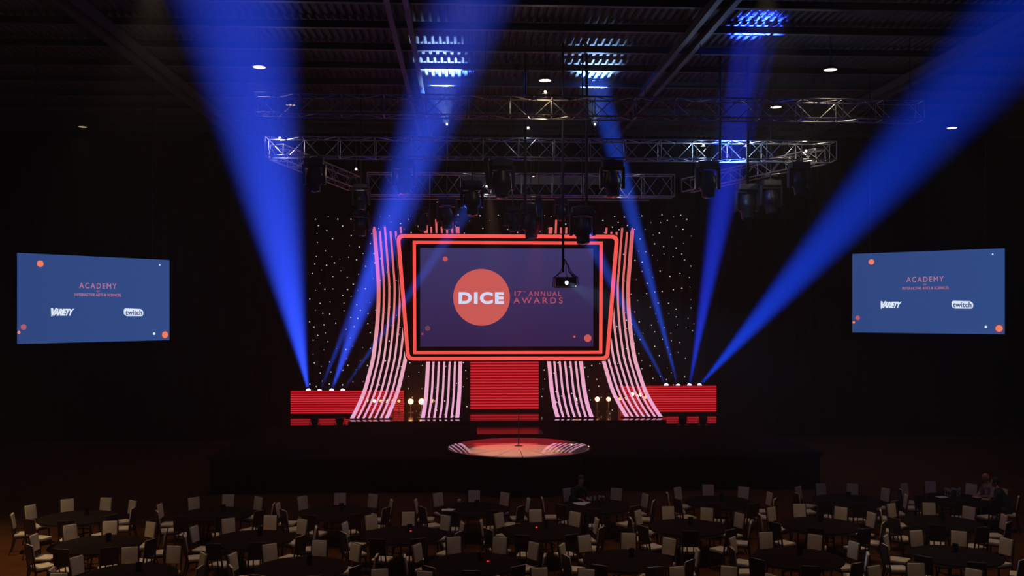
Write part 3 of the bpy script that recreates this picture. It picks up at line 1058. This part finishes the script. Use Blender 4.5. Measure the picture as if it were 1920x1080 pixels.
def downlight(p, bright, label, energy, rr=0.20, spot=95):
    o = thing('downlight', p, 0, label, 'ceiling lamp', 'round ceiling downlights')
    MB().lathe([(rr + 0.02, 0.0), (rr + 0.005, 0.05), (0.09, 0.13), (0.04, 0.17)], n=28).build('shade', FIX, o, smooth=True)
    MB().lathe([(0.001, -0.012), (rr * 0.7, -0.008), (rr, 0.004)], n=28).build('lens', DOWN if bright else DOWND, o, smooth=True)
    MB().tube([(0, 0, 0.16), (0, 0, ZC - p.z)], 0.015, 8).build('stem', FIX, o)
    lamp('SPOT', 'downlight_glow', (p.x, p.y, p.z - 0.06), energy, WARM, (p.x, p.y, 0), 0.15, R(spot), 0.8, parent=o)
    return o


for px, py, br, lab in DL:
    downlight(F(px, py, 12.9), br, 'round ceiling downlight ' + lab, 120 if br else 60, rr=0.20 if br else 0.17)
# rows over the audience, above the top of the photograph
for j, y in enumerate((20.6, 14.5)):
    for i, x in enumerate((-13, -6.5, 0, 6.5, 13)):
        downlight(Vector((x, y, 12.9)), 1, 'round ceiling downlight over the audience, %s of five in the %s row' % (('first from left', 'second from left', 'third from left', 'fourth from left', 'fifth from left')[i], ('front', 'rear')[j]),
                  (2800, 640, 520, 640, 540)[i] * (1.0, 0.4)[j], spot=66)

# small lamps added to brighten the trusses and ceiling patches
def added_light(p, energy, colr, label, tgt=None, spot=None):
    o = thing('added_light', p, 0, label, 'added lamp', 'small lamps added among the trusses')
    MB().rbox((0, 0, 0.05), (0.16, 0.12, 0.08), 0.02).build('housing', FIX, o)
    MB().tube([(0, 0, 0.08), (0, 0, ZC - p[2])], 0.01, 6).build('hanging_cable', FIX, o)
    MB().lathe([(0.04, 0), (0.03, 0.03), (0.001, 0.035)], c=(0, -0.055, 0.05), n=14, axis=(0, -1, 0)).build('bulb', DOWN, o, smooth=True)
    if tgt is None:
        lamp('POINT', 'added_glow', Vector(p) + Vector((0, -0.02, -0.06)), energy, colr, size=0.05, parent=o)
    else:
        lamp('SPOT', 'added_glow', Vector(p) + Vector((0, -0.02, -0.06)), energy, colr, tgt, 0.05, spot, 0.6, parent=o)
    return o


added_light(W(525, 262, 32.2), 26, (0.95, 0.9, 1.0), 'small added lamp inside the left end of the middle truss')  # added because the blue beam misses this truss end
added_light(W(1022, 176, 28.0) + Vector((0, 0, 0)), 20, (1.0, 0.75, 0.45), 'small added lamp on top of the front truss at its middle')  # added below the downlight to warm the front truss
added_light(W(990, 243, 31.5), 5, (0.7, 0.85, 1.0), 'small lamp glowing beside the left drop pipe')
added_light(W(1510, 286, 32.0), 20, (1.0, 0.85, 0.62), 'small added lamp inside the right end of the middle truss')
added_light(W(912, 352, 38.0), 9, (0.75, 0.88, 1.0), 'small added lamp in the rear truss, left of centre')
added_light(W(1165, 350, 38.0), 9, (0.6, 0.8, 1.0), 'small added lamp in the rear truss, right of centre')
added_light(W(668, 320, 34.0), 4, (1.0, 0.8, 0.55), 'small added lamp on the slanting left truss')
added_light(W(1000, 332, 39.5), 5, (1.0, 0.9, 0.8), 'small added lamp before the grey header board')
added_light(W(838, 236, 36.6), 4200, (0.36, 0.58, 1.0), 'small added uplight throwing a white blue patch on the ceiling, left one', W(826, 148, 33.9), R(30))  # added uplights whiten the ceiling patches where the blue beams land
added_light(W(1115, 236, 36.6), 3400, (0.30, 0.52, 1.0), 'small added uplight throwing a white blue patch on the ceiling, right one', W(1115, 148, 33.9), R(31))
added_light(W(1318, 275, 32.0), 42, (0.45, 0.7, 1.0), 'small blue white added lamp inside the lit part of the middle truss, left one')  # added inside the truss to brighten the stretch the beam crosses
added_light(W(1398, 275, 32.0), 42, (0.45, 0.7, 1.0), 'small blue white added lamp inside the lit part of the middle truss, right one')
# profile spots for the disc
o = thing('profile_spot', W(915, 303, 31.6), 0, 'dark profile spot aimed at the round platform from the middle truss', 'stage lamp')
MB().lathe([(0.09, -0.4), (0.12, -0.35), (0.12, 0.2), (0.10, 0.45), (0.09, 0.44)], c=(0, 0, -0.3), n=18, axis=(0.1, 0.02, -1)).build('barrel', FIX, o, smooth=True)
MB().tube([(-0.14, 0, -0.3), (-0.14, 0, 0), (0.14, 0, 0), (0.14, 0, -0.3)], 0.015, 6).build('yoke', FIX, o)
MB().tube([(0, 0, 0), (0, 0, ZC - o.location.z)], 0.015, 6).build('hanging_pipe', FIX, o)
lamp('SPOT', 'disc_light', o.location + Vector((0.05, 0.0, -0.85)), 11000, (1.0, 0.58, 0.42), (1.7, DC.y - 0.7, FL), 0.08, R(22), 0.35, parent=o)
o = thing('profile_spot', W(1010, 372, 37.4), 0, 'dark profile spot throwing red light from the rear truss', 'stage lamp')
MB().lathe([(0.09, -0.4), (0.12, -0.35), (0.12, 0.2), (0.10, 0.45), (0.09, 0.44)], c=(0, 0, -0.3), n=18, axis=(0, -0.4, -1)).build('barrel', FIX, o, smooth=True)
MB().tube([(-0.14, 0, -0.3), (-0.14, 0, 0), (0.14, 0, 0), (0.14, 0, -0.3)], 0.015, 6).build('yoke', FIX, o)
MB().tube([(0, 0, 0), (0, 0, ZC - o.location.z)], 0.015, 6).build('hanging_pipe', FIX, o)
lamp('SPOT', 'red_wash', o.location + Vector((0, -0.3, -0.85)), 3600, (1.0, 0.01, 0.06), (1.85, DC.y + 1.2, FL), 0.08, R(26), 0.5, parent=o)

# ------------------------------------------------------------------ tables and chairs
def make_table():
    o = thing('banquet_table')
    MB().lathe([(0.88, 0.715), (0.913, 0.72), (0.915, 0.745), (0.90, 0.75)], n=56).build('tabletop', TTOP, o, smooth=True)
    m_ = MB().lathe([(0.86, 0.67), (0.87, 0.714), (0.83, 0.714), (0.82, 0.67)], n=40)
    m_.build('apron', CFRAME, o, smooth=True)
    for q in range(4):
        a = PI / 4 + q * PI / 2
        c, s_ = math.cos(a), math.sin(a)
        MB().tube([(0.30 * c, 0.30 * s_, 0.70), (0.34 * c, 0.34 * s_, 0.35), (0.46 * c, 0.46 * s_, 0.012)], 0.019, 8).build('leg', FIX, o)
    MB().tube([(0.33 * math.cos(PI / 4 + 2 * PI * i / 16), 0.33 * math.sin(PI / 4 + 2 * PI * i / 16), 0.4) for i in range(17)], 0.013, 6, cap=False).build('brace', FIX, o)
    return o


def make_chair():
    """front faces +y"""
    o = thing('banquet_chair')
    MB().rbox((0, 0.01, 0.455), (0.39, 0.42, 0.07), 0.03).build('seat', CREAM, o, smooth=True)
    MB().rbox((0, 0.0, 0.405), (0.38, 0.41, 0.035), 0.008).build('seat_frame', CFRAME, o)
    rx = R(8)
    # back pad (cream in front, dark wood shell behind)
    MB().rbox((0, -0.235, 0.79), (0.315, 0.045, 0.35), 0.02, rx=rx).build('backrest', CREAM, o, smooth=True)
    MB().rbox((0, -0.262, 0.785), (0.35, 0.02, 0.375), 0.008, rx=rx).build('back_shell', CFRAME, o)
    for q in (-0.07, 0.07):
        MB().tube([(q, -0.21, 0.44), (q, -0.235, 0.61)], 0.014, 6).build('spindle', CFRAME, o)
    for q in (-1, 1):
        MB().tube([(q * 0.172, 0.18, 0.40), (q * 0.18, 0.20, 0.0)], [0.020, 0.014], 8).build('leg', CFRAME, o)
        MB().tube([(q * 0.170, -0.285, 0.96), (q * 0.170, -0.235, 0.62), (q * 0.172, -0.205, 0.42), (q * 0.177, -0.24, 0.2), (q * 0.185, -0.31, 0.0)], [0.014, 0.018, 0.022, 0.018, 0.014], 8).build('leg', CFRAME, o)
    return o


ORD = ['leftmost', 'second', 'third', 'fourth', 'fifth', 'sixth', 'seventh', 'eighth']
ROWN = ['row nearest stage', 'second row from stage', 'third row from stage', 'row nearest camera']
# px, py of the table centre, seat phase (degrees clockwise from the stage side)
ROWS = [
    [(145, 970, 28), (405, 963, 14), (629, 960, 2), (886, 954, 0), (1122, 948, 22), (1350, 941, -14), (1590, 938, 6), (1790, 935, 14)],
    [(185, 1020, 13), (473, 1010, 15), (757, 1002, 6), (1015, 995, -5), (1290, 988, 20), (1537, 984, 20), (1768, 980, 28)],
    [(240, 1078, -2), (565, 1064, 14), (890, 1056, 20), (1177, 1050, 1), (1497, 1046, 12), (1792, 1041, 5)],
    [(60, 1140, 16), (410, 1138, 18), (730, 1130, -10), (1050, 1128, 24), (1340, 1122, 8), (1765, 1118, 22)],
]
CLOCK = ['twelve', 'one', 'two', 'three', 'four', 'five', 'six', 'seven', 'eight', 'nine', 'ten', 'eleven']
t0, c0 = make_table(), make_chair()
first_t = first_c = True
TABLES = {}
CHAIRS = []
for r, row in enumerate(ROWS):
    for i, (px, py, ph) in enumerate(row):
        p = F(px, py, 0.75); p.z = 0.0
        o = t0 if first_t else copy_tree(t0)
        first_t = False
        o.location = p
        where = ('leftmost table, ' if i == 0 else ORD[i] + ' table from left, ') + ROWN[r]
        tag(o, 'round dark banquet table, ' + ('leftmost in ' if i == 0 else ORD[i] + ' from left in ') + ROWN[r], 'table', 'round banquet tables')
        TABLES[(r, i)] = p
        view = math.atan2(p.x, p.y)      # direction away from the camera
        used = set()
        for q in range(9):
            a = R(ph + 40 * q) + random.uniform(-0.05, 0.05)
            aa = a + view
            if r == 3 and math.cos(a) < 0.2:
                continue
            rad = 1.12 + random.uniform(-0.04, 0.10)
            cx, cyy = p.x + rad * math.sin(aa), p.y + rad * math.cos(aa)
            u = (cx * math.cos(YAW) - cyy * math.sin(YAW)) / (cx * math.sin(YAW) + cyy * math.cos(YAW))
            if abs(u * FPX) > 1000:
                continue
            # skip places that would collide with another table's chair
            if any((cx - X_) ** 2 + (cyy - Y_) ** 2 < 0.58 ** 2 for X_, Y_ in CHAIRS) or \
               any((cx - v_.x) ** 2 + (cyy - v_.y) ** 2 < 1.0 for kk, v_ in TABLES.items() if kk != (r, i)) or \
               any((cx - F(a_, b_, 0.75).x) ** 2 + (cyy - F(a_, b_, 0.75).y) ** 2 < 1.25 ** 2 for rr_ in ROWS for (a_, b_, c_) in rr_ if (a_, b_) != (px, py)):
                continue
            hr = int(round((math.degrees(a) % 360) / 30)) % 12
            while hr in used: hr = (hr + 1) % 12
            used.add(hr)
            c = c0 if first_c else copy_tree(c0)
            first_c = False
            c.location = (cx, cyy, 0.001)
            c.rotation_euler = (0, 0, PI - aa + random.uniform(-0.12, 0.12))
            CHAIRS.append((cx, cyy))
            tag(c, "cream padded chair at %s o'clock of %s" % (CLOCK[hr], where), 'chair', 'banquet chairs around the tables')

# centrepieces
def make_vase():
    o = thing('candle_vase')
    MB().lathe([(0.045, 0), (0.06, 0.01), (0.055, 0.10), (0.065, 0.17), (0.06, 0.17), (0.05, 0.10), (0.05, 0.02)], n=20).build('glass', GLASSD, o, smooth=True)
    MB().lathe([(0.035, 0.015), (0.035, 0.09), (0.004, 0.093), (0.003, 0.11)], n=14).build('candle', CREAM, o, smooth=True)
    return o


v0 = make_vase()
fv = True
for (r, i), p in TABLES.items():
    if r == 3: continue
    o = v0 if fv else copy_tree(v0)
    fv = False
    o.location = (p.x + 0.12, p.y + 0.25, 0.751)
    tag(o, 'small dark candle vase on %s, %s' % ('leftmost table' if i == 0 else ORD[i] + ' table from left', ROWN[r]), 'vase', 'candle vases on the tables')
for px, py, lab in ((770, 998, 'third table from left, second row from stage'), (1006, 991, 'fourth table from left, second row from stage'), (915, 1055, 'third table from left, third row from stage')):
    p = F(px, py, 0.752)
    o = thing('tealight', p, 0, 'tiny red glowing tealight on ' + lab, 'tealight', 'red tealights')
    MB().lathe([(0.03, 0), (0.032, 0.025), (0.028, 0.02)], n=16).build('cup', GLASSD, o, smooth=True)
    MB().ball((0, 0, 0.028), 0.024, (1.1, 1.1, 0.6)).build('flame', REDTEA, o)


def papers(px, py, n_, label, spread=0.12, sc=1.0):
    for j in range(n_):
        p = F(px, py, 0.752 + 0.0008 * j)
        dx, dy = random.uniform(-spread, spread), random.uniform(-spread, spread)
        m_ = MB()
        nx_, ny_ = 6, 4
        w_, h_ = 0.21 * sc, 0.29 * sc
        V_, F_ = [], []
        for a in range(nx_ + 1):
            for b in range(ny_ + 1):
                V_.append(((a / nx_ - .5) * w_, (b / ny_ - .5) * h_, 0.002 + 0.010 * max(0, a / nx_ - 0.6) * (1 + j % 3)))
        for a in range(nx_):
            for b in range(ny_):
                q = a * (ny_ + 1) + b
                F_.append((q, q + ny_ + 1, q + ny_ + 2, q + 1))
        V2 = [(x, y, z - 0.001) for x, y, z in V_]
        k_ = len(V_)
        m_.add(V_ + V2, F_ + [tuple(reversed([i_ + k_ for i_ in f_])) for f_ in F_])
        o_ = m_.build('paper_sheet', PAPER, loc=(p.x + dx, p.y + dy, p.z + 0.003 * j))
        o_.rotation_euler = (0, 0, random.uniform(0, PI))
        tag(o_, label, 'paper', 'loose sheets, ' + label[-40:])


papers(842, 956, 2, 'loose white sheet on the fourth table from left nearest the stage', 0.04)
papers(1090, 944, 4, 'loose white sheet in front of the person in black', 0.13)
papers(1836, 932, 3, 'loose white sheet beside the bald person', 0.12)
papers(1765, 932, 1, 'single grey looking sheet on the rightmost table, left side', 0.02)
p = F(861, 941, 0.752)
tag(MB().lathe([(0.035, 0), (0.05, 0.05), (0.03, 0.07), (0.001, 0.075)], n=16).build('folded_napkin', PAPER, loc=p, smooth=True), 'small white folded napkin on the fourth table from left', 'napkin')
# glasses and bottles at the right table and by the person in black
for j in range(7):
    p = F(1786 + (j - 3) * 4.5, 927 + (j % 3) * 1.6, 0.752)
    o = thing('wine_glass', p, 0, 'clear stemmed glass in the cluster on the rightmost table near the stage', 'glass', 'stemmed glasses on the rightmost table')
    MB().lathe([(0.03, 0), (0.03, 0.004), (0.005, 0.01), (0.005, 0.09)], n=14).build('stem', GLASSC, o, smooth=True)
    MB().lathe([(0.006, 0.09), (0.036, 0.13), (0.034, 0.19), (0.031, 0.19), (0.033, 0.13), (0.004, 0.095)], n=14).build('bowl', GLASSC, o, smooth=True)
for px, py in ((1108, 939), (1115, 938), (1124, 937), (1131, 938)):
    p = F(px, py, 0.752)
    o = thing('water_glass', p, 0, 'short clear tumbler beside the person in black', 'glass', 'tumblers beside the person in black')
    MB().lathe([(0.03, 0), (0.037, 0.11), (0.034, 0.11), (0.028, 0.01)], n=14).build('cup', GLASSC, o, smooth=True)
    MB().lathe([(0.026, 0.012), (0.031, 0.08), (0.001, 0.08)], n=14).build('water', GLASSC, o, smooth=True)


# ------------------------------------------------------------------ people
def person(name_label, seat, facing, top, lean=0.25, hair=True, turn=0.0, back=False, hand_fwd=0.42, head_down=0.25):
    """seated figure; seat = point on the floor under the pelvis, facing = angle of its +y"""
    # joints in local space: +y forward, z up
    J = {}
    E = []
    mats = {}

    def j(n_, p_, r_, m_='top'):
        J[n_] = (Vector(p_), r_); mats[n_] = m_

    def e_(a, b): E.append((a, b))
    L = lean
    j('pelvis', (0, 0, 0.56), 0.150, 'trouser')
    j('waist', (0, 0.04 * L, 0.70), 0.135)
    j('chest', (0, 0.45 * L, 0.90), 0.155)
    j('upper', (0, 0.62 * L, 1.03), 0.125)
    j('neck', (0, 0.72 * L, 1.11), 0.058, 'skin')
    j('nape', (0, 0.80 * L + 0.01, 1.17), 0.055, 'skin')
    e_('pelvis', 'waist'); e_('waist', 'chest'); e_('chest', 'upper'); e_('upper', 'neck'); e_('neck', 'nape')
    for s_, t_ in ((-1, 'a'), (1, 'b')):
        j('sh' + t_, (s_ * 0.175, 0.60 * L, 1.02), 0.070)
        j('el' + t_, (s_ * 0.25, 0.60 * L + 0.12, 0.80), 0.050)
        j('wr' + t_, (s_ * 0.13, hand_fwd, 0.805), 0.030, 'skin')
        j('pa' + t_, (s_ * 0.10, hand_fwd + 0.075, 0.80), 0.030, 'skin')
        e_('upper', 'sh' + t_); e_('sh' + t_, 'el' + t_); e_('el' + t_, 'wr' + t_); e_('wr' + t_, 'pa' + t_)
        for f_ in range(4):
            ox = s_ * (0.10 + (f_ - 1.5) * 0.021)
            ln = (0.060, 0.072, 0.068, 0.052)[f_]
            b = Vector((ox, hand_fwd + 0.115, 0.802))
            j('f%d0' % f_ + t_, b, 0.0095, 'skin')
            j('f%d1' % f_ + t_, b + Vector((0, ln * 0.55, 0.004)), 0.0088, 'skin')
            j('f%d2' % f_ + t_, b + Vector((-s_ * 0.003, ln, -0.016)), 0.0078, 'skin')
            e_('pa' + t_, 'f%d0' % f_ + t_); e_('f%d0' % f_ + t_, 'f%d1' % f_ + t_); e_('f%d1' % f_ + t_, 'f%d2' % f_ + t_)
        b = Vector((s_ * 0.065, hand_fwd + 0.055, 0.80))
        j('t0' + t_, b, 0.011, 'skin'); j('t1' + t_, b + Vector((-s_ * 0.022, 0.035, -0.006)), 0.010, 'skin')
        e_('pa' + t_, 't0' + t_); e_('t0' + t_, 't1' + t_)
        j('hip' + t_, (s_ * 0.10, 0.03, 0.555), 0.105, 'trouser')
        j('kn' + t_, (s_ * 0.13, 0.44, 0.545), 0.068, 'trouser')
        j('ca' + t_, (s_ * 0.13, 0.43, 0.35), 0.060, 'trouser')
        j('an' + t_, (s_ * 0.13, 0.42, 0.10), 0.040, 'trouser')
        j('he' + t_, (s_ * 0.13, 0.39, 0.045), 0.040, 'shoe')
        j('to' + t_, (s_ * 0.14, 0.58, 0.035), 0.034, 'shoe')
        e_('pelvis', 'hip' + t_); e_('hip' + t_, 'kn' + t_); e_('kn' + t_, 'ca' + t_); e_('ca' + t_, 'an' + t_); e_('an' + t_, 'he' + t_); e_('he' + t_, 'to' + t_)
    # capsule chains and a shaped head, fused by a voxel remesh into one surface
    mb = MB()
    for a, b in E:
        (pa_, ra), (pb_, rb) = J[a], J[b]
        n_ = 6
        mb.tube([pa_.lerp(pb_, t / n_) for t in range(n_ + 1)], [ra + (rb - ra) * t / n_ for t in range(n_ + 1)], 14)
        mb.ball(pa_, ra, n=14); mb.ball(pb_, rb, n=14)
    # head: built about its centre, then tilted
    hd = MB()
    hd.ball((0, 0.0, 0.03), 0.098, (0.80, 0.98, 1.02), n=20)
    hd.ball((0, 0.035, -0.045), 0.070, (0.82, 0.85, 1.05), n=16)       # jaw
    hd.ball((0, 0.078, -0.095), 0.022, n=10)                            # chin
    hd.lathe([(0.020, 0), (0.014, 0.02), (0.005, 0.05)], c=(0, 0.088, -0.032), n=10, axis=(0, 0.22, 1))   # nose
    hd.ball((0, 0.104, -0.030), 0.013, (1.2, 1, 0.8), n=8)
    hd.ball((0, 0.092, -0.066), 0.019, (1.3, 0.6, 0.45), n=8)           # mouth
    hd.ball((0, 0.082, 0.020), 0.030, (1.9, 0.5, 0.32), n=10)           # brow
    for s_ in (-1, 1):
        hd.ball((s_ * 0.080, -0.005, -0.010), 0.028, (0.35, 0.7, 1.1), n=10)
    nape = J['nape'][0]
    hm = Matrix.Translation(nape + Vector((0, 0.03, 0.11))) @ Matrix.Rotation(turn, 4, 'Z') @ Matrix.Rotation(-head_down, 4, 'X')
    mb.add([tuple(hm @ Vector(p_)) for p_ in hd.v], hd.f)
    me = mb.mesh('tmp', SKIN)
    tmp = bpy.data.objects.new('tmp', me)
    C.objects.link(tmp)
    md = tmp.modifiers.new('r', 'REMESH'); md.mode = 'VOXEL'; md.voxel_size = 0.0075
    md2 = tmp.modifiers.new('s', 'SMOOTH'); md2.factor = 0.5; md2.iterations = 3
    dg = bpy.context.evaluated_depsgraph_get()
    me2 = bpy.data.meshes.new_from_object(tmp.evaluated_get(dg))
    bpy.data.objects.remove(tmp)
    me2.materials.clear()
    slots = ['skin', 'top', 'trouser', 'shoe']
    for mm in (SKIN, top, TROUSER, SHOE): me2.materials.append(mm)
    segs = [(J[a][0], J[b][0], J[a][1], J[b][1], mats[a], mats[b]) for a, b in E]
    hc = hm @ Vector((0, 0, 0))
    hc = Vector(hc)
    for pl in me2.polygons:
        pl.use_smooth = True
        c = pl.center
        if (c - hc).length < 0.15 and c.z > nape.z - 0.03:
            pl.material_index = 0; continue
        best, bm_ = 9, 'top'
        for a, b, ra, rb, ma_, mb_ in segs:
            ab = b - a
            t = max(0, min(1, (c - a).dot(ab) / max(1e-9, ab.length_squared)))
            dd = (c - (a + ab * t)).length - (ra + (rb - ra) * t)
            if dd < best:
                best = dd
                bm_ = (ma_ if t < (0.85 if mb_ == 'skin' else 0.5) else mb_)
        pl.material_index = slots.index(bm_)
    o = thing('person', seat, facing, name_label, 'person')
    body = bpy.data.objects.new('body', me2)
    C.objects.link(body); body.parent = o
    for s_ in (-1, 1):
        e1 = hm @ Vector((s_ * 0.032, 0.083, 0.002))
        MB().ball(e1, 0.011, n=8).build('eye', EYE, o, smooth=True)
    MB().ball(hm @ Vector((0, 0.101, -0.066)), 0.016, (1.35, 0.4, 0.35), n=8).build('lips', LIP, o, smooth=True)
    if hair:
        hb = MB()
        hb.ball((0, -0.014, 0.040), 0.108, (0.84, 0.98, 1.02), n=20)
        V_ = []
        for p_ in hb.v:
            q = Vector(p_)
            if q.y > 0.05 and q.z < 0.075: q.y = 0.05 - (0.075 - q.z) * 0.3
            if q.z < -0.045: q.z = -0.045 + (q.z + 0.045) * 0.3
            V_.append(tuple(hm @ q))
        MB().add(V_, hb.f).build('hair', HAIR, o, smooth=True)
    return o


def seat_of(key, phase, rad=0.98):
    p = TABLES[key]
    view = math.atan2(p.x, p.y)
    a = R(phase) + view
    return Vector((p.x + rad * math.sin(a), p.y + rad * math.cos(a), 0)), PI - a


def sit(key, phase, rad, **kw):
    pos, ang = seat_of(key, phase, rad)
    # nearest chair of the table goes under the person
    best = min((c for c in scene.objects if c.name.startswith('banquet_chair') and c.parent is None), key=lambda c: (c.location.xy - pos.xy).length)
    d_ = Vector((math.sin(-ang), math.cos(ang)))
    for c in [c for c in scene.objects if c.name.startswith('banquet_chair') and c.parent is None and c is not best and (c.location.xy - pos.xy).length < 0.55]:
        for ch in list(c.children): bpy.data.objects.remove(ch)
        bpy.data.objects.remove(c)
    best.location = (pos.x - d_.x * 0.02, pos.y - d_.y * 0.02, 0.001)
    best.rotation_euler = (0, 0, ang)
    return person(seat=(pos.x, pos.y, 0.0), facing=ang, **kw)


sit((0, 4), -34, 1.22, name_label='person in black leaning over white sheets at the fifth table from left', top=DARKCLOTH, lean=0.45, hair=True, turn=-0.5, hand_fwd=0.50, head_down=0.45)
sit((0, 7), 54, 1.24, name_label='bald person in a pink shirt at the rightmost table', top=PINKCLOTH, lean=0.3, hair=False, turn=0.1, head_down=0.35)
sit((0, 7), 96, 1.26, name_label='person in dark clothes at the right side of the rightmost table, nearer the camera', top=DARKCLOTH, lean=0.3, hair=True, turn=0.2, head_down=0.2)
